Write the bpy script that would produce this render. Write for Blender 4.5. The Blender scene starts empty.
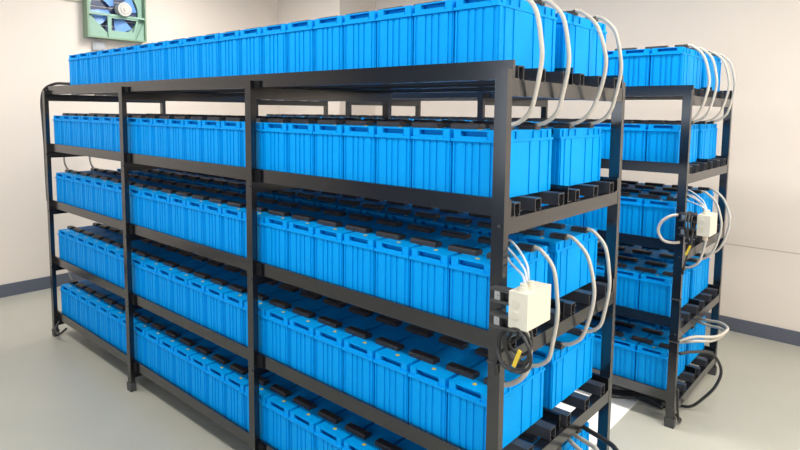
import bpy, bmesh, math, random
from mathutils import Vector, Matrix
random.seed(4)
C = bpy.context.scene.collection
PI = math.pi

# ------------------------------------------------------------------ materials
def mat(name, col, rough=.5, metal=0., noise=0., nscale=8., bump=0., spec=.5):
    m = bpy.data.materials.new(name); m.use_nodes = True
    nt = m.node_tree; b = nt.nodes['Principled BSDF']
    b.inputs['Base Color'].default_value = (*col, 1); b.inputs['Roughness'].default_value = rough
    b.inputs['Metallic'].default_value = metal; b.inputs['Specular IOR Level'].default_value = spec
    if noise or bump:
        tc = nt.nodes.new('ShaderNodeTexCoord'); n = nt.nodes.new('ShaderNodeTexNoise')
        n.inputs['Scale'].default_value = nscale; n.inputs['Detail'].default_value = 5
        nt.links.new(tc.outputs['Object'], n.inputs['Vector'])
        if noise:
            r = nt.nodes.new('ShaderNodeValToRGB')
            r.color_ramp.elements[0].position = .3; r.color_ramp.elements[1].position = .7
            r.color_ramp.elements[0].color = (*[c*(1-noise) for c in col], 1)
            r.color_ramp.elements[1].color = (*[min(1, c*(1+noise)) for c in col], 1)
            nt.links.new(n.outputs['Fac'], r.inputs['Fac']); nt.links.new(r.outputs['Color'], b.inputs['Base Color'])
        if bump:
            bp = nt.nodes.new('ShaderNodeBump'); bp.inputs['Strength'].default_value = bump; bp.inputs['Distance'].default_value = .01
            nt.links.new(n.outputs['Fac'], bp.inputs['Height']); nt.links.new(bp.outputs['Normal'], b.inputs['Normal'])
    return m

M = dict(
    blue=mat('blue_plastic', (.0, .292, .735), .5, noise=.03, nscale=6, spec=.09),
    black=mat('black_plastic', (.03, .027, .027), .42),
    rack=mat('black_rack_paint', (.0055, .006, .008), .2, noise=.15, nscale=30, spec=1.0),
    channel=mat('grey_black_steel', (.030, .030, .034), .40, noise=.2, nscale=20),
    bracket=mat('matt_black_steel', (.006, .006, .007), .6, spec=.2),
    foot=mat('dark_grey_rubber', (.05, .052, .055), .6),
    yellow=mat('yellow_plastic', (.62, .45, .03), .5),
    hose=mat('pale_hose', (.50, .465, .405), .5, noise=.05, nscale=40),
    cable=mat('black_cable', (.02, .02, .02), .45),
    clear=mat('pale_clear_tube', (.45, .51, .58), .2),
    box=mat('cream_plastic', (.60, .575, .48), .45),
    boxdark=mat('cream_gland', (.62, .52, .40), .5),
    knock=mat('cream_knockout', (.56, .53, .43), .5),
    zinc=mat('zinc_metal', (.55, .55, .55), .35, metal=.9),
    strut=mat('painted_strut', (.06, .06, .063), .35, metal=.3),
    green=mat('pale_green_paint', (.25, .41, .32), .45, noise=.06, nscale=9),
    greend=mat('dark_green_edge', (.20, .30, .20), .5),
    bluel=mat('light_blue_louvre', (.16, .36, .78), .4),
    navy=mat('dark_blue_blade', (.03, .05, .12), .4),
    motor=mat('cream_motor', (.50, .475, .42), .45),
    grey=mat('grey_plastic', (.42, .43, .45), .5),
    base=mat('slate_baseboard', (.095, .105, .135), .5),
    ceil=mat('ceiling_paint', (.80, .80, .78), .8),
    patch=mat('white_patch', (.86, .86, .82), .4),
    conc=mat('floor_epoxy', (.395, .39, .335), .33, noise=.05, nscale=1.6),
)
def wall_mat(name, col):
    m = mat(name, col, .55, noise=.025, nscale=.7); nt = m.node_tree; b = nt.nodes['Principled BSDF']
    src = b.inputs['Base Color'].links[0].from_socket
    tc = nt.nodes.new('ShaderNodeTexCoord'); sp = nt.nodes.new('ShaderNodeSeparateXYZ')
    nt.links.new(tc.outputs['Object'], sp.inputs[0])
    cmpn = nt.nodes.new('ShaderNodeMath'); cmpn.operation = 'COMPARE'; cmpn.inputs[1].default_value = .675; cmpn.inputs[2].default_value = .0035
    nt.links.new(sp.outputs['Z'], cmpn.inputs[0])
    mx = nt.nodes.new('ShaderNodeMixRGB'); mx.inputs['Color2'].default_value = (col[0]*.6, col[1]*.58, col[2]*.56, 1)
    nt.links.new(cmpn.outputs[0], mx.inputs['Fac']); nt.links.new(src, mx.inputs['Color1']); nt.links.new(mx.outputs[0], b.inputs['Base Color'])
    return m
M['wall'] = wall_mat('wall_panel', (.72, .645, .57))
M['wall_blue'] = mat('wall_reflection_blue', (.12, .17, .30), .55, noise=.02, nscale=.7)  # blue added to the unseen front wall for the rack paint to reflect
M['wall2'] = mat('wall_plain', (.72, .645, .57), .55, noise=.02, nscale=.7)

# ------------------------------------------------------------------ mesh helpers
def box(bm, x0, x1, y0, y1, z0, z1, taper=0):
    a = [bm.verts.new(v) for v in ((x0+taper, y0+taper, z0), (x1-taper, y0+taper, z0), (x1-taper, y1-taper, z0), (x0+taper, y1-taper, z0),
                                   (x0, y0, z1), (x1, y0, z1), (x1, y1, z1), (x0, y1, z1))]
    for f in ((3, 2, 1, 0), (4, 5, 6, 7), (0, 1, 5, 4), (1, 2, 6, 5), (2, 3, 7, 6), (3, 0, 4, 7)):
        bm.faces.new([a[i] for i in f])
def prism(bm, pts, axis, a0, a1):
    """closed outline pts (2D) pulled along axis from a0 to a1"""
    def P(u, v, a):
        return (a, u, v) if axis == 'x' else (u, a, v) if axis == 'y' else (u, v, a)
    v0 = [bm.verts.new(P(u, v, a0)) for u, v in pts]; v1 = [bm.verts.new(P(u, v, a1)) for u, v in pts]
    n = len(pts)
    bm.faces.new(v0); bm.faces.new(list(reversed(v1)))
    for i in range(n):
        bm.faces.new((v0[i], v1[i], v1[(i+1) % n], v0[(i+1) % n]))
def cyl(bm, c, r, h, axis='z', n=16, r2=None):
    r2 = r if r2 is None else r2
    rings = []
    for t, rr in ((0, r), (h, r2)):
        ring = []
        for i in range(n):
            a = 2*PI*i/n; u, v = rr*math.cos(a), rr*math.sin(a)
            p = (u, v, t) if axis == 'z' else (t, u, v) if axis == 'x' else (v, t, u)
            ring.append(bm.verts.new((c[0]+p[0], c[1]+p[1], c[2]+p[2])))
        rings.append(ring)
    bm.faces.new(list(reversed(rings[0]))); bm.faces.new(rings[1])
    for i in range(n):
        bm.faces.new((rings[0][i], rings[0][(i+1) % n], rings[1][(i+1) % n], rings[1][i]))
def tube(bm, pts, r, n=10, sub=8, closed=False):
    P = [Vector(p) for p in pts]; out = []
    m = len(P)
    for i in range(m if closed else m-1):
        p1, p2 = P[i], P[(i+1) % m]
        p0 = P[(i-1) % m] if (closed or i > 0) else p1*2-p2
        p3 = P[(i+2) % m] if (closed or i+2 < m) else p2*2-p1
        for k in range(sub):
            t = k/sub
            out.append(.5*((2*p1)+(p2-p0)*t+(2*p0-5*p1+4*p2-p3)*t*t+(3*p1-p0-3*p2+p3)*t**3))
    if not closed: out.append(P[-1])
    rings = []; L = len(out); nrm = None
    for i, p in enumerate(out):
        if closed: d = out[(i+1) % L]-out[i-1]
        else: d = out[min(i+1, L-1)]-out[max(i-1, 0)]
        d.normalize()
        if nrm is None:
            nrm = d.cross(Vector((0, 0, 1)) if abs(d.z) < .9 else Vector((1, 0, 0))).normalized()
        nrm = (nrm-d*nrm.dot(d)).normalized(); b = d.cross(nrm)
        rings.append([bm.verts.new(p+r*(math.cos(2*PI*k/n)*nrm+math.sin(2*PI*k/n)*b)) for k in range(n)])
    for i in range(L if closed else L-1):
        a, b = rings[i], rings[(i+1) % L]
        off = 0
        if closed and i == L-1:
            off = min(range(n), key=lambda o: (a[0].co-b[o].co).length)
        for k in range(n):
            bm.faces.new((a[k], a[(k+1) % n], b[(k+1+off) % n], b[(k+off) % n]))
    if not closed:
        bm.faces.new(list(reversed(rings[0]))); bm.faces.new(rings[-1])
def bevel(bm, w, seg=1):
    es = [e for e in bm.edges if len(e.link_faces) == 2 and e.calc_face_angle(0) > .6]
    bmesh.ops.bevel(bm, geom=es, offset=w, segments=seg, affect='EDGES', clamp_overlap=True)
def obj(name, bm, m, parent=None, smooth=False, loc=(0, 0, 0)):
    bmesh.ops.recalc_face_normals(bm, faces=bm.faces[:])
    me = bpy.data.meshes.new(name); bm.to_mesh(me); bm.free()
    if smooth:
        for p in me.polygons: p.use_smooth = True
    me.materials.append(M[m])
    o = bpy.data.objects.new(name, me); C.objects.link(o); o.location = loc
    if parent: o.parent = parent
    return o
def tag(o, label, cat, group=None):
    o['label'] = label; o['category'] = cat
    if group: o['group'] = group
    return o
def thing(name, label, cat, loc=(0, 0, 0), group=None):
    o = bpy.data.objects.new(name, None); C.objects.link(o); o.location = loc; o.empty_display_size = .1
    return tag(o, label, cat, group)
def struct(name, bm, m):
    o = obj(name, bm, m); o['kind'] = 'structure'; return o
B = bmesh.new

# ------------------------------------------------------------------ calibrated dimensions (metres)
BAY, PW, PD, DEP = 1.25, .042, .0265, .8886
ZS = [1.82, 1.416, 1.0065, .591, .1834]           # top edge of the front rail of each shelf
SHELF = ['top', 'upper', 'middle', 'lower', 'bottom']
RX, RY = .009, 1.757                              # second rack
PITCH, BW, BDP, BH = .1674, .1625, .372, .212
XR = -.0635                                       # right-hand face of the last battery
ROWY = [.0435, .4700]
BDROP = .013

# ------------------------------------------------------------------ room
X0, X1, Y0, Y1, ZC = -5.07, 4.2, -4.2, 3.58, 3.25
b = B(); box(b, X0-.2, X1+.2, Y0-.2, Y1+.2, -.12, 0); struct('floor', b, 'conc')
b = B(); box(b, X0-.2, X1+.2, Y0-.2, Y1+.2, ZC, ZC+.12); struct('ceiling', b, 'ceil')
b = B(); box(b, X0-.15, X0, Y0-.15, Y1+.15, 0, ZC); struct('wall_left', b, 'wall2')
b = B(); box(b, X1, X1+.15, Y0-.15, Y1+.15, 0, ZC); struct('wall_right', b, 'wall2')
b = B(); box(b, X0, X1, Y1, Y1+.15, 0, ZC); struct('wall_back', b, 'wall')
b = B(); box(b, X0, X1, Y0-.15, Y0, 0, ZC); struct('wall_front', b, 'wall_blue')
b = B(); box(b, X0, -3.96, 3.01, Y1, 0, ZC); struct('wall_pier', b, 'wall2')
b = B(); box(b, X0, X0+.012, Y0, 3.01, 0, .113); struct('baseboard_left', b, 'base')
b = B(); box(b, -3.96, X1, Y1-.012, Y1, 0, .105); struct('baseboard_back', b, 'base')

# ------------------------------------------------------------------ battery rack
def c_channel(bm, x0, x1, y0, y1, z0, z1, t=.004):
    """rolled channel open at its ends and along part of its underside"""
    prism(bm, [(y0, z0), (y0, z1), (y1, z1), (y1, z0), (y1-.010, z0), (y1-.010, z0+t), (y1-t, z0+t), (y1-t, z1-t), (y0+t, z1-t), (y0+t, z0+t), (y0+.010, z0+t), (y0+.010, z0)], 'x', x0, x1)
def make_rack(label, dx, dy):
    r = thing('battery_rack', label, 'rack', (dx, dy, 0), 'steel battery racks')
    xe = -3*BAY-PW
    for k in range(4):
        for side in (0, 1):
            xa = -k*BAY; ya = 0 if side == 0 else DEP-PD
            b = B(); box(b, xa-PW, xa, ya, ya+PD, .0, 1.793); bevel(b, .002)
            p = obj('post', b, 'rack', r)
            b = B(); box(b, xa-PW-.005, xa+.005, ya-.005, ya+PD+.005, 0, .05, .002); bevel(b, .003)
            obj('foot', b, 'foot', p)
            b = B()
            for z in ZS[1:]:
                cyl(b, (xa-PW*.35, ya-.004 if side == 0 else ya+PD-.001, z-.075), .0048, .005, 'y', 8)
            obj('bolt', b, 'strut', p)
    for i, z in enumerate(ZS):
        zr = z-.054
        for side in (0, 1):
            y0 = PD+.001 if side == 0 else DEP-PD-.001-.012
            # lipped rail: vertical web with a foot turned under the batteries
            b = B()
            s = 1 if side == 0 else -1
            ya = y0 if side == 0 else y0+.012
            prism(b, [(ya, zr-.001), (ya, z), (ya+s*.012, z), (ya+s*.012, zr+.003), (ya+s*.034, zr+.003), (ya+s*.034, zr-.001)], 'x', xe, 0)
            rail = obj('side_rail', b, 'rack', r)
            if side == 0:
                for k in (1, 2):
                    b = B(); box(b, -k*BAY+.0005, -k*BAY+.036, .018, PD, zr-.004, z-(.028 if i == 0 else .004))
                    br = obj('rail_bracket', b, 'bracket', rail)
        for k in range(4):
            x1 = -k*BAY-.001; x0 = x1-.038
            b = B(); prism(b, [(x0, zr-.049), (x1, zr-.049), (x1, zr-.001), (x0, zr-.001)], 'y', PD, DEP-PD); bevel(b, .002)
            obj('cross_rail', b, 'rack', r)
        for (ya, yb) in ((.063, .098), (.190, .230), (.350, .391), (.478, .512), (.632, .673), (.782, .822)):
            b = B(); c_channel(b, xe+.004, -.004, ya, yb, zr, zr+.0405)
            obj('support_channel', b, 'channel', r)
        b = B(); prism(b, [(.436, zr), (.436, zr+.058), (.440, zr+.058), (.440, zr+.004), (.466, zr+.004), (.466, zr)], 'x', xe+.004, -.012)
        obj('centre_divider', b, 'rack', r)
    return r
make_rack('nearer black steel rack of five shelves, with the cream box on its front corner post', 0, 0)
make_rack('farther black steel rack of five shelves, standing behind the larger one by the back wall', RX, RY)

# ------------------------------------------------------------------ batteries
def case_bm():
    b = B(); w, d = BW/2-.004, BDP
    y0, y1 = .0085, d-.0085
    box(b, -w, w, y0, y1, 0, BH-.075)
    cn, cd = .049, .031                             # hand grips sink into both ends of the case
    for ya, yb in ((y0, y0+.003), (y1-.003, y1)): box(b, -w, w, ya, yb, BH-.075, BH-.0370)
    prism(b, [(-w, y0+.003), (-cn, y0+.003), (-cn, cd), (cn, cd), (cn, y0+.003), (w, y0+.003), (w, y1-.003), (cn, y1-.003), (cn, BDP-cd), (-cn, BDP-cd), (-cn, y1-.003), (-w, y1-.003)], 'z', BH-.075, BH-.0370)
    def rib(xa, xb): 
        box(b, xa*BW, xb*BW, y0-.0035, y0+.001, .003, BH-.038); box(b, xa*BW, xb*BW, y1-.001, y1+.0035, .003, BH-.038)
    for xa, xb in ((-.47, -.44), (-.375, -.19), (-.135, -.035), (.035, .135), (.19, .375), (.44, .47)): rib(xa, xb)
    for s in (-1, 1):
        for ya, yb in ((.009, .022), (.040, .074), (.092, .200), (.214, .262), (.282, .325), (.346, .363)):
            xa, xb = sorted((s*(w-.001), s*(w+.0035)))
            box(b, xa, xb, ya, yb, .003, BH-.038)
    return b
def lid_bm():
    b = B(); w, d = BW/2, BDP; z0, zm, z1 = BH-.040, BH-.026, BH
    n, nd = .049, .031
    i = .0055
    pts = [(-w+i, i), (-n, i), (-n, nd), (n, nd), (n, i), (w-i, i), (w-i, d-i), (n, d-i), (n, d-nd), (-n, d-nd), (-n, d-i), (-w+i, d-i)]
    lp = [(-w, 0), (-n, 0), (-n, nd), (n, nd), (n, 0), (w, 0), (w, d), (n, d), (n, d-nd), (-n, d-nd), (-n, d), (-w, d)]
    prism(b, lp, 'z', BH-.0365, BH-.028)
    prism(b, pts, 'z', BH-.0285, z1)
    # low front and rear rims of the grip recesses
    for ya, yb in ((.002, .0095), (d-.0095, d-.002)):
        box(b, -n, n, ya, yb, BH-.0285, BH-.0200); box(b, -n, n, ya-.002 if ya < .1 else ya, yb if ya < .1 else yb+.002, BH-.0365, BH-.028)
    # thin lid edge over each grip slot
    box(b, -n-.001, n+.001, .0085, nd+.001, BH-.0045, BH); box(b, -n-.001, n+.001, d-nd-.001, d-.0085, BH-.0045, BH)
    # short upright fins under the rim on the long sides
    for s in (-1, 1):
        for y in (.03, .075, .13, .24, .295, .34):
            xa, xb = sorted((s*(w-.004), s*(w-.0005)))
            box(b, xa, xb, y-.006, y+.006, BH-.0285, BH-.004)
    bevel(b, .0012)
    return b
def cover_bm(L):
    b = B(); h = .0175
    prism(b, [(-.019, 0), (-.019, .013), (-.014, h), (.014, h), (.019, .013), (.019, 0)], 'x', -L/2, L/2)
    bevel(b, .003)
    return b
TY = (.085, .262)                                  # terminal lines, measured from the battery front
case = lid = None
def new_battery():
    e = bpy.data.objects.new('battery', None); C.objects.link(e); e.empty_display_size = .1
    obj('case', case_bm(), 'blue', e); obj('lid', lid_bm(), 'blue', e)
    b = B(); cyl(b, (0, .043, BH), .0075, .001, n=12); obj('vent_cap', b, 'yellow', e)
    for y in TY: obj('terminal_cover', cover_bm(.112), 'black', e, loc=(-PITCH/2+.006, y, BH))
    return e
def end_covers(e, s):
    for y in TY:
        o = obj('terminal_cover', cover_bm(.062), 'black', e, loc=(s*.050, y, BH))
proto = new_battery()
used = False
def copy_tree(o, keep_links=True):
    c = o.copy(); C.objects.link(c)
    for ch in o.children:
        k = ch.copy(); C.objects.link(k); k.parent = c
    return c
ORD = ['first', 'second', 'third', 'fourth', 'fifth', 'sixth', 'seventh', 'eighth', 'ninth', 'tenth', 'eleventh', 'twelfth', 'thirteenth', 'fourteenth',
       'fifteenth', 'sixteenth', 'seventeenth', 'eighteenth', 'nineteenth', 'twentieth', 'twenty-first', 'twenty-second']
def batteries(rack, dx, dy, counts):
    first = not used
    for i, z in enumerate(ZS):
        for row in (0, 1):
            n, full = counts[i][row]
            for k in range(n):
                e = take()
                e.location = (dx+XR-BW/2-k*PITCH, dy+ROWY[row], z-BDROP)
                rowname = ('front', 'rear')[row]
                tag(e, '%s blue battery from the junction box end, %s row, %s shelf, %s rack' % (ORD[k], rowname, SHELF[i], rack), 'battery',
                    'blue batteries on the %s shelf of the %s rack' % (SHELF[i], rack))
                if k == 0: ends.append((e, 1))
                if full and k == n-1: ends.append((e, -1))
ends = []
def take():
    global used
    if not used:
        used = True; return proto
    return copy_tree(proto)
N1 = [[(20, True), (20, True)]]+[[(22, True), (22, True)]]*4
N2 = [[(5, False), (4, False)], [(22, True), (22, True)]]+[[(5, False), (4, False)]]*3
batteries('nearer', 0, 0, N1)
batteries('farther', RX, RY, N2)
for e, s in ends:
    if s == -1:                                     # outermost battery has no neighbour to bridge to
        for ch in list(e.children):
            if ch.name.startswith('terminal_cover') and ch.location.x < -.05: bpy.data.objects.remove(ch)
    end_covers(e, s)

# ------------------------------------------------------------------ hoses
def hose(name, pts, r, m, label, cat, group=None, n=10):
    b = B(); tube(b, pts, r, n)
    return tag(obj(name, b, m, smooth=True), label, cat, group)
ROWT = [ROWY[0]+TY[0], ROWY[0]+TY[1], ROWY[1]+TY[0], ROWY[1]+TY[1]]
BUL = [.029, .029, .046, .032]
def end_hoses(rack, dx, dy, i, which, bul, side=1, rad=.0070, skip=()):
    zt = ZS[i]-BDROP+BH+.014; zb = ZS[i+1]-BDROP+BH+.014
    xe = XR+.003 if side == 1 else XR-(20 if i == 0 else 22)*PITCH+.006-.003
    xf = XR+.003 if side == 1 else XR-22*PITCH+.006-.003
    for j in which:
        y = dy+ROWT[j]; bu = bul[j]
        X = lambda v: dx+(v if side == 1 else -3.79-(v))
        pts = [(dx+xe-side*.006, y, zt), (X(-.036), y, zt-.010), (X(bu*.35), y, zt-.06), (X(bu+.002), y, zt-.15), (X(bu+.006), y, (zt+zb)/2-.01), (X(bu*.72), y, zb+.11), (X(bu*.1), y, zb+.045), (X(-.034), y, zb+.012), (dx+xf-side*.012, y, zb)]
        end = 'box end' if side == 1 else 'far end'
        hose('conduit_hose', pts, rad, 'hose',
             '%s pale hose from the front, %s to %s shelf, %s of %s rack' % (ORD[j], SHELF[i], SHELF[i+1], end, rack),
             'hose', 'pale hoses at the %s of the %s rack' % (end, rack))
end_hoses('nearer', 0, 0, 0, range(4), BUL)
end_hoses('nearer', 0, 0, 2, (1, 2, 3), [v-.007 for v in BUL])
end_hoses('nearer', 0, 0, 1, range(2), [.02, .02], -1, .006)
end_hoses('nearer', 0, 0, 3, range(2), [.02, .02], -1, .006)
end_hoses('farther', RX, RY, 0, range(4), [.040, .034, .040, .032])
end_hoses('farther', RX, RY, 2, (1, 2, 3), [.03, .03, .044, .050])
# hose from the lower shelf up into the coil beside the near post
hose('conduit_hose', [(-.072, .1135, .806), (-.042, .1135, .812), (.004, .1135, .845), (.033, .112, .896), (.040, .10, .964), (.05, .05, 1.04), (.06, .02, 1.066)], .0083, 'hose',
     'pale hose rising from the lower shelf front battery behind the black cable coil, nearer rack', 'hose')
# hoses and cables at the bottom shelf ends
def bottom_hoses(rack, dx, dy):
    for j, w in enumerate(('upper', 'lower')):
        oy = (0, -.040)[j]; oz = (0, -.018)[j]; ox = (0, -.014)[j]
        hose('conduit_hose', [(dx-.084+oz*0, dy+.700+oy, .398), (dx-.055, dy+.655+oy, .414+oz*.3), (dx+.016, dy+.600+oy, .436+oz), (dx+.083, dy+.548+oy, .453+oz), (dx+.138+ox, dy+.45, .458+oz*1.3), (dx+.115+ox, dy+.30, .452+oz*1.4), (dx+.030, dy+.20, .456+oz*1.3), (dx-.03, dy+.16-oy*.8, .430+oz), (dx-.082, dy+.150-oy*.8, .398)],
             .0085, 'hose', '%s pale hose bowing out from the bottom shelf end of the %s rack' % (w, rack), 'hose', 'pale hoses at the bottom of the %s rack' % rack)
bottom_hoses('nearer', 0, 0)
bottom_hoses('farther', RX, RY)
hose('power_cable', [(-.082, .755, .398), (-.05, .725, .418), (.0, .68, .437), (.077, .64, .446), (.133, .60, .450), (.205, .52, .42), (.25, .42, .30), (.22, .34, .12), (.16, .30, .03), (.06, .28, .0095), (-.06, .27, .0095)], .0095, 'cable',
     'black cable bowing out above the pale hoses to the floor, nearer rack', 'cable')
yb = RY
hose('power_cable', [(RX+.010, yb+.010, .415), (RX+.05, yb+.10, .408), (RX+.106, yb+.26, .365), (RX+.150, yb+.295, .275), (RX+.128, yb+.295, .175), (RX+.07, yb+.285, .085), (RX+.01, yb+.275, .022), (RX-.07, yb+.28, .0085), (RX-.15, yb+.30, .0085)], .0080, 'cable',
     'black cable bowing out from the corner post to the floor, farther rack', 'cable')
hose('power_cable', [(RX+.010, yb+.012, .22), (RX+.012, yb+.02, .12), (RX+.012, yb+.05, .03), (RX-.0, yb+.12, .009), (RX-.1, yb+.20, .009), (RX-.25, yb+.24, .009)], .0065, 'cable',
     'short black cable dropping along the corner post, farther rack', 'cable')
for j, (lab, off) in enumerate((('front cable of the dark bundle on the floor under the farther rack', 0), ('middle cable of the dark bundle on the floor under the farther rack', .035), ('back cable of the dark bundle on the floor under the farther rack', .07))):
    hose('power_cable', [(-.10, 1.93+off, .012), (-.18, 1.955+off, .013), (-.26, 1.95+off, .013), (-.34, 1.89+off, .013), (-.42, 1.86+off, .013), (-.55, 1.93+off, .013), (-.62, 2.05+off, .013)], .0125, 'strut', lab, 'cable', 'cables lying under the farther rack')
# far end of the nearer rack
hose('power_cable', [(-3.42, .12, 1.83), (-3.60, .10, 1.838), (-3.72, .06, 1.838), (-3.80, .02, 1.80), (-3.822, .005, 1.72), (-3.815, .005, 1.6), (-3.806, .008, 1.4), (-3.803, .008, 1.2), (-3.803, .01, 1.0)], .010, 'cable',
     'black cable bent over the far corner post of the nearer rack', 'cable')
hose('power_cable', [(-3.745, .03, .11), (-3.72, .0, .075), (-3.66, -.012, .055), (-3.60, -.008, .07), (-3.57, .02, .105)], .008, 'cable',
     'short black cable loop under the bottom rail beside the far post, nearer rack', 'cable')

# ------------------------------------------------------------------ junction boxes with their coils
def junction(rack, dx, dy, bx):
    lab = {'nearer': 'cream junction box clamped to the front corner post of the nearer rack', 'farther': 'cream junction box clamped to the corner post of the farther rack'}[rack]
    j = thing('junction_box', lab, 'junction box', (dx, dy, 1.0625), 'junction boxes on the racks')
    x0, x1, y0, y1, h = bx, bx+.060, -.031, .106, .106
    b = B(); box(b, x0, x1, y0, y1, 0, h); bevel(b, .004, 2); obj('box_body', b, 'box', j)
    for z in (.036, .072):
        b = B(); cyl(b, (x0+.022, y0-.0014, z), .0125, .0018, 'y', 24); cyl(b, (x0+.022, y0-.0022, z), .0095, .0026, 'y', 24, .0085); o = obj('knockout', b, 'knock', j)
    for y in (-.006, .028):
        b = B(); cyl(b, (x0+.032, y, h-.001), .014, .013, n=12); cyl(b, (x0+.032, y, h+.010), .010, .012, n=12); obj('cable_gland', b, 'box', j)
    b = B(); cyl(b, (x0+.034, .0, -.024), .013, .026, n=12); obj('cable_gland', b, 'boxdark', j)
    for zz, w in ((.084, 'upper'), (.009, 'lower')):
        b = B(); s = .042; ya, yb2 = -.034, -.0015; t = .003
        # slotted strut, open towards the front
        prism(b, [(yb2, zz-s/2), (ya, zz-s/2), (ya, zz-s/2+.008), (ya+t, zz-s/2+.008), (ya+t, zz-s/2+t), (yb2-t, zz-s/2+t), (yb2-t, zz+s/2-t), (ya+t, zz+s/2-t), (ya+t, zz+s/2-.008), (ya, zz+s/2-.008), (ya, zz+s/2), (yb2, zz+s/2)], 'x', -.019, x0-.0005)
        st = obj('mounting_strut', b, 'strut', j)
        b = B(); box(b, -.006, .012, -.031, -.006, zz-.016, zz+.016); cyl(b, (.003, -.038, zz), .005, .008, 'y', 8); obj('clamp_nut', b, 'zinc', st)
    # thin clear tubes from the front terminal into the top glands
    for k in range(3):
        q = -.026*k
        hose('signal_cable', [(dx-.088, dy+.1215-.006*k, 1.2215), (dx-.050, dy+.100-.006*k, 1.278+q*.8), (dx+.002, dy+.068-.010*k, 1.274+q), (dx+.6*x0+.030, dy+.042-.012*k, 1.232+q*.5), (dx+x0+.028+.004*k, dy+.028-.017*k, 1.19)], .0038, 'clear',
             'thin clear tube into the junction box top, %s from the outside, %s rack' % (ORD[k], rack), 'cable', 'clear tubes above the %s junction box' % rack, n=8)
    # coiled black cable below
    b = B(); pts = []
    cx, cz = dx+bx+.024, 1.003
    for t in range(0, 4*14):
        a = 2*PI*t/14+PI/2; lap = t//14
        rr = (1.05, .80, .97, .66)[lap]*(1+.07*math.sin(t*.9+lap)); ox = (0, .006, -.010, .004)[lap]; oz = (0, .012, -.006, .016)[lap]
        pts.append((cx+ox+.053*rr*math.cos(a), dy-.046+.011*(t/14)-.005*math.cos(t*1.1), cz+oz+.057*rr*math.sin(a)))
    if rack == 'nearer':
        pts = [(dx+bx+.034, dy+.0, 1.036), (dx+bx+.036, dy-.02, 1.05)]+pts+[(dx-.005, dy-.012, .955), (dx-.004, dy-.010, .90)]
    else:                                           # hung over the struts, edge-on, beside the box
        pts = [(dx+.022+.007*(t/14), dy-.015+1.1*(p[0]-cx), 1.106+1.15*(p[2]-cz)) for t, p in enumerate(pts)]
        pts += [(dx+.05, dy-.05, 1.02), (dx+.030, dy-.030, .95), (dx+.0052, dy+.01, .87), (dx+.0050, dy+.012, .84)]
    tube(b, pts, .0046, 8, 3)
    c = tag(obj('cable_coil', b, 'cable', smooth=True), 'black cable coil with a yellow tag hanging below the %s junction box' % ('nearer' if rack == 'nearer' else 'farther'), 'cable', 'cable coils')
    b = B(); box(b, -.005, .005, -.003, .003, -.027, .027); bevel(b, .0015)
    yt = obj('yellow_tag', b, 'yellow', c, loc=(cx+.022, dy-.057, cz-.012) if rack == 'nearer' else (dx+.040, dy-.056, .985)); yt.rotation_euler = (0, .35, 0); yt['label'] = 'yellow tag'
junction('nearer', 0, 0, .0415)
junction('farther', RX, RY, .068)
# pale loop on the left of the farther rack's corner post
hose('conduit_hose', [(RX-.030, RY-.0078, 1.152), (RX-.060, RY-.035, 1.145), (RX-.10, RY-.038, 1.11), (RX-.115, RY-.036, 1.06), (RX-.09, RY-.034, 1.015), (RX-.05, RY-.022, 1.005), (RX-.015, RY-.0078, 1.010)], .0075, 'hose',
     'small pale hose loop beside the corner post, middle shelf of the farther rack', 'hose')
# cable ties round the corner posts
def tie(dx, dy, z, label):
    b = B(); t = .0025; x0, x1, y0, y1 = -PW-.0005, .0005, -.0005, PD+.0005
    for (a, bb, c, d) in ((x0-t, x1+t, y0-t, y0), (x0-t, x1+t, y1, y1+t), (x0-t, x0, y0, y1), (x1, x1+t, y0, y1)): box(b, a, bb, c, d, z, z+.005)
    tag(obj('cable_tie', b, 'foot', loc=(dx, dy, 0)), label, 'cable tie', 'cable ties on the posts')
tie(0, 0, .925, 'thin grey cable tie round the front corner post below the coil, nearer rack')
tie(RX, RY, .70, 'upper thin grey cable tie round the corner post of the farther rack')
tie(RX, RY, .47, 'lower thin grey cable tie round the corner post of the farther rack')

# ------------------------------------------------------------------ exhaust fan on the end wall
fy, fz, fh = 1.045, 2.61, .278
fan = thing('exhaust_fan', 'square pale green exhaust fan with cream motor on the end wall', 'fan', (X0, fy, fz))
b = B()                                             # housing frame, 0.11 deep
t = .014
for (ya, yb2, za, zb) in ((-fh, fh, -fh, -fh+t), (-fh, fh, fh-t, fh), (-fh, -fh+t, -fh+t, fh-t), (fh-t, fh, -fh+t, fh-t)):
    box(b, 0, .11, ya, yb2, za, zb)
obj('frame', b, 'greend', fan)
b = B()                                             # plate with the round orifice
n = 32; R0 = .225; e = fh-t
inner = [b.verts.new((.045, R0*math.cos(2*PI*i/n), R0*math.sin(2*PI*i/n))) for i in range(n)]
inner2 = [b.verts.new((.012, R0*math.cos(2*PI*i/n), R0*math.sin(2*PI*i/n))) for i in range(n)]
outer = []
for i in range(n):
    a = 2*PI*i/n; c_, s_ = math.cos(a), math.sin(a); k = e/max(abs(c_), abs(s_)); outer.append(b.verts.new((.045, k*c_, k*s_)))
for i in range(n):
    q = (i+1) % n
    b.faces.new((inner[i], inner[q], outer[q], outer[i])); b.faces.new((inner[i], inner2[i], inner2[q], inner[q]))
obj('orifice_plate', b, 'green', fan)
b = B()
for i in range(9):
    z = -.235+.0585*i
    prism(b, [(.001, z), (.004, z), (.016, z+.056), (.013, z+.056)], 'y', -.238, .238) if False else box(b, .001, .006, -.238, .238, z-.026, z+.026)
obj('shutter', b, 'navy', fan)
hy, hz = .09, .035
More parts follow.
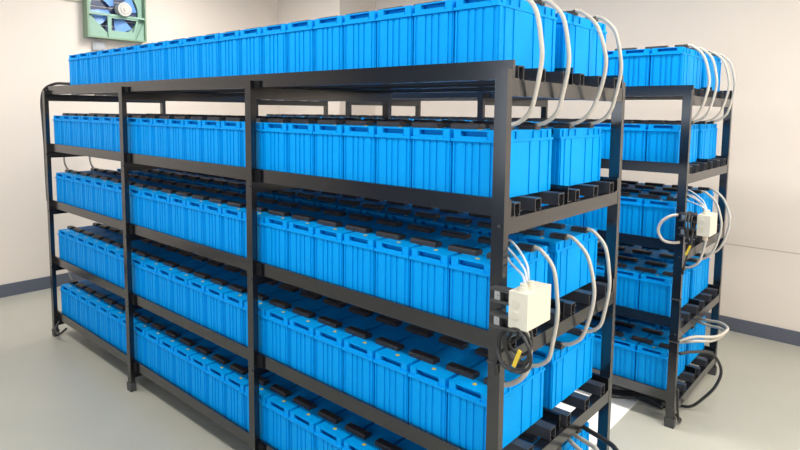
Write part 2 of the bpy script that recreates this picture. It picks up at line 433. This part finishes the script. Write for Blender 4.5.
for i in range(4):
    a = PI/4*.55+i*PI/2
    b = B(); vs = []
    for rr, w0 in ((.05, .025), (.13, .058), (.21, .080)):
        for sgn in (-1, 1):
            u = rr; v = sgn*w0; 
            vs.append((u*math.cos(a)-v*math.sin(a), u*math.sin(a)+v*math.cos(a), sgn*.012))
    f0 = [b.verts.new((.026+v[2], v[0], v[1])) for v in vs]; f1 = [b.verts.new((.029+v[2], v[0], v[1])) for v in vs]
    for qd in ((0, 1, 3, 2), (2, 3, 5, 4)):
        b.faces.new([f0[q] for q in qd]); b.faces.new([f1[q] for q in reversed(qd)])
    for qa, qb in ((0, 1), (1, 3), (3, 5), (5, 4), (4, 2), (2, 0)): b.faces.new((f0[qa], f0[qb], f1[qb], f1[qa]))
    obj('blade', b, 'bluel', fan)
b = B(); cyl(b, (.05, 0, 0), .06, .075, 'x', 24); cyl(b, (.125, 0, 0), .066, .018, 'x', 24); cyl(b, (.143, 0, 0), .04, .006, 'x', 24); cyl(b, (.149, 0, 0), .016, .008, 'x', 12)
mt = obj('motor', b, 'motor', fan, loc=(0, .055, .012))
b = B()
for i in range(32):
    a0, a1 = 2*PI*i/32, 2*PI*(i+1)/32
    vs = [b.verts.new((xx, rr*math.cos(aa), rr*math.sin(aa))) for xx, rr, aa in ((.1435, .042, a0), (.1435, .052, a0), (.1435, .052, a1), (.1435, .042, a1))]
    b.faces.new(vs)
bmesh.ops.remove_doubles(b, verts=b.verts[:], dist=1e-5)
obj('motor_ring', b, 'grey', mt)
b = B()                                             # motor bracket: cross bar and two splayed sheet legs
box(b, .060, .100, -fh+t, fh-t, -.062, -.042)
obj('cross_bar', b, 'green', fan)
b = B()
for pl in ([(-.09, -.062), (.205, -.062), (.188, -.078), (-.052, -.078)], [(-.09, -.062), (-.052, -.078), (-.057, -.195), (-.085, -fh+t)], [(.205, -.062), (.150, -fh+t), (.155, -.195), (.188, -.078)], [(-.085, -fh+t), (-.057, -.195), (.155, -.195), (.150, -fh+t)]):
    prism(b, pl, 'x', .085, .092)
obj('motor_bracket', b, 'green', fan)
b = B(); prism(b, [(-fh+t, -.045), (-.045, -fh+t), (-fh+t, -fh+t)], 'x', .070, .076); obj('corner_gusset', b, 'green', fan)
b = B(); prism(b, [(fh-t, -.09), (fh-t, -fh+t), (.185, -fh+t)], 'x', .070, .076); obj('corner_gusset', b, 'green', fan)
b = B(); tube(b, [(X0+.012, .30, 2.71), (X0+.012, .48, 2.672), (X0+.012, .63, 2.658), (X0+.02, .79, 2.663)], .006, 8)
tag(obj('power_cable', b, 'hose', smooth=True), 'thin pale cable running along the end wall into the exhaust fan', 'cable')
s = thing('wall_socket', 'small grey socket box on the end wall below the exhaust fan', 'socket', (X0, .893, 2.255))
b = B(); box(b, 0, .035, -.056, .056, -.035, .05); bevel(b, .004); obj('socket_body', b, 'grey', s)
b = B(); box(b, .034, .041, -.04, .04, -.02, .035); bevel(b, .003); obj('socket_cover', b, 'grey', s)

# thin flat white patch on the floor between the racks
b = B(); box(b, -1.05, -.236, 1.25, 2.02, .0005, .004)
tag(obj('floor_patch', b, 'patch'), 'white patch on the floor between the two racks', 'patch')

# ------------------------------------------------------------------ lights: ceiling panels
def lamp(x, y, w, d, power, col=(1, .965, .92)):
    L = bpy.data.lights.new('ceiling_lamp', 'AREA'); L.shape = 'RECTANGLE'; L.size = w; L.size_y = d; L.energy = power; L.color = col
    o = bpy.data.objects.new('ceiling_lamp', L); C.objects.link(o); o.location = (x, y, ZC-.06)
for x in (-3.6, -1.2, 1.2, 3.2):
    lamp(x, 1.32, 1.2, .3, 62 if x < -3 else 54)
    lamp(x, -1.15, 1.2, .3, 40)
lamp(3.4, -.3, .3, 1.2, 62); lamp(2.9, 2.6, 1.2, .3, 36)

# unseen window frame and bluish fill light, added behind the camera to brighten the shelves
b = B()
for (xa, xb, za, zb) in ((-2.56, 1.56, .94, 1.0), (-2.56, 1.56, 2.4, 2.46), (-2.56, -2.5, 1.0, 2.4), (1.5, 1.56, 1.0, 2.4), (-.53, -.47, 1.0, 2.4)):
    box(b, xa, xb, Y0, Y0+.05, za, zb)
struct('fill_window_frame', b, 'ceil')
L = bpy.data.lights.new('front_fill', 'AREA'); L.shape = 'RECTANGLE'; L.size = 4.0; L.size_y = 1.4; L.energy = 66; L.color = (.86, .93, 1)
o = bpy.data.objects.new('front_fill', L); C.objects.link(o); o.location = (-.5, Y0+.02, 1.7); o.rotation_euler = (PI/2, 0, 0)

w = bpy.data.worlds.new('world'); bpy.context.scene.world = w; w.use_nodes = True
w.node_tree.nodes['Background'].inputs[0].default_value = (.9, .95, 1, 1); w.node_tree.nodes['Background'].inputs[1].default_value = .3

# ------------------------------------------------------------------ camera
cd = bpy.data.cameras.new('camera'); cam = bpy.data.objects.new('camera', cd); C.objects.link(cam)
yaw, pitch, roll = math.radians(-41.38408641), math.radians(-5.22057313), math.radians(.62074771)
F = Vector((math.sin(yaw)*math.cos(pitch), math.cos(yaw)*math.cos(pitch), math.sin(pitch)))
R = Vector((math.cos(yaw), -math.sin(yaw), 0)); U = R.cross(F)
R2 = R*math.cos(roll)+U*math.sin(roll); U2 = -R*math.sin(roll)+U*math.cos(roll)
m3 = Matrix((R2, U2, -F)).transposed()
cam.matrix_world = Matrix.Translation((.87427919, -1.44825079, 1.66896745)) @ m3.to_4x4()
cd.sensor_fit = 'HORIZONTAL'; cd.sensor_width = 36; cd.lens = 584.514/800*36; cd.shift_y = -59.9954/800; cd.clip_start = .02
sc = bpy.context.scene; sc.camera = cam
sc.view_settings.view_transform = 'Standard'; sc.view_settings.look = 'None'; sc.view_settings.exposure = 0; sc.view_settings.gamma = 1
sc.cycles.max_bounces = 12; sc.cycles.diffuse_bounces = 8
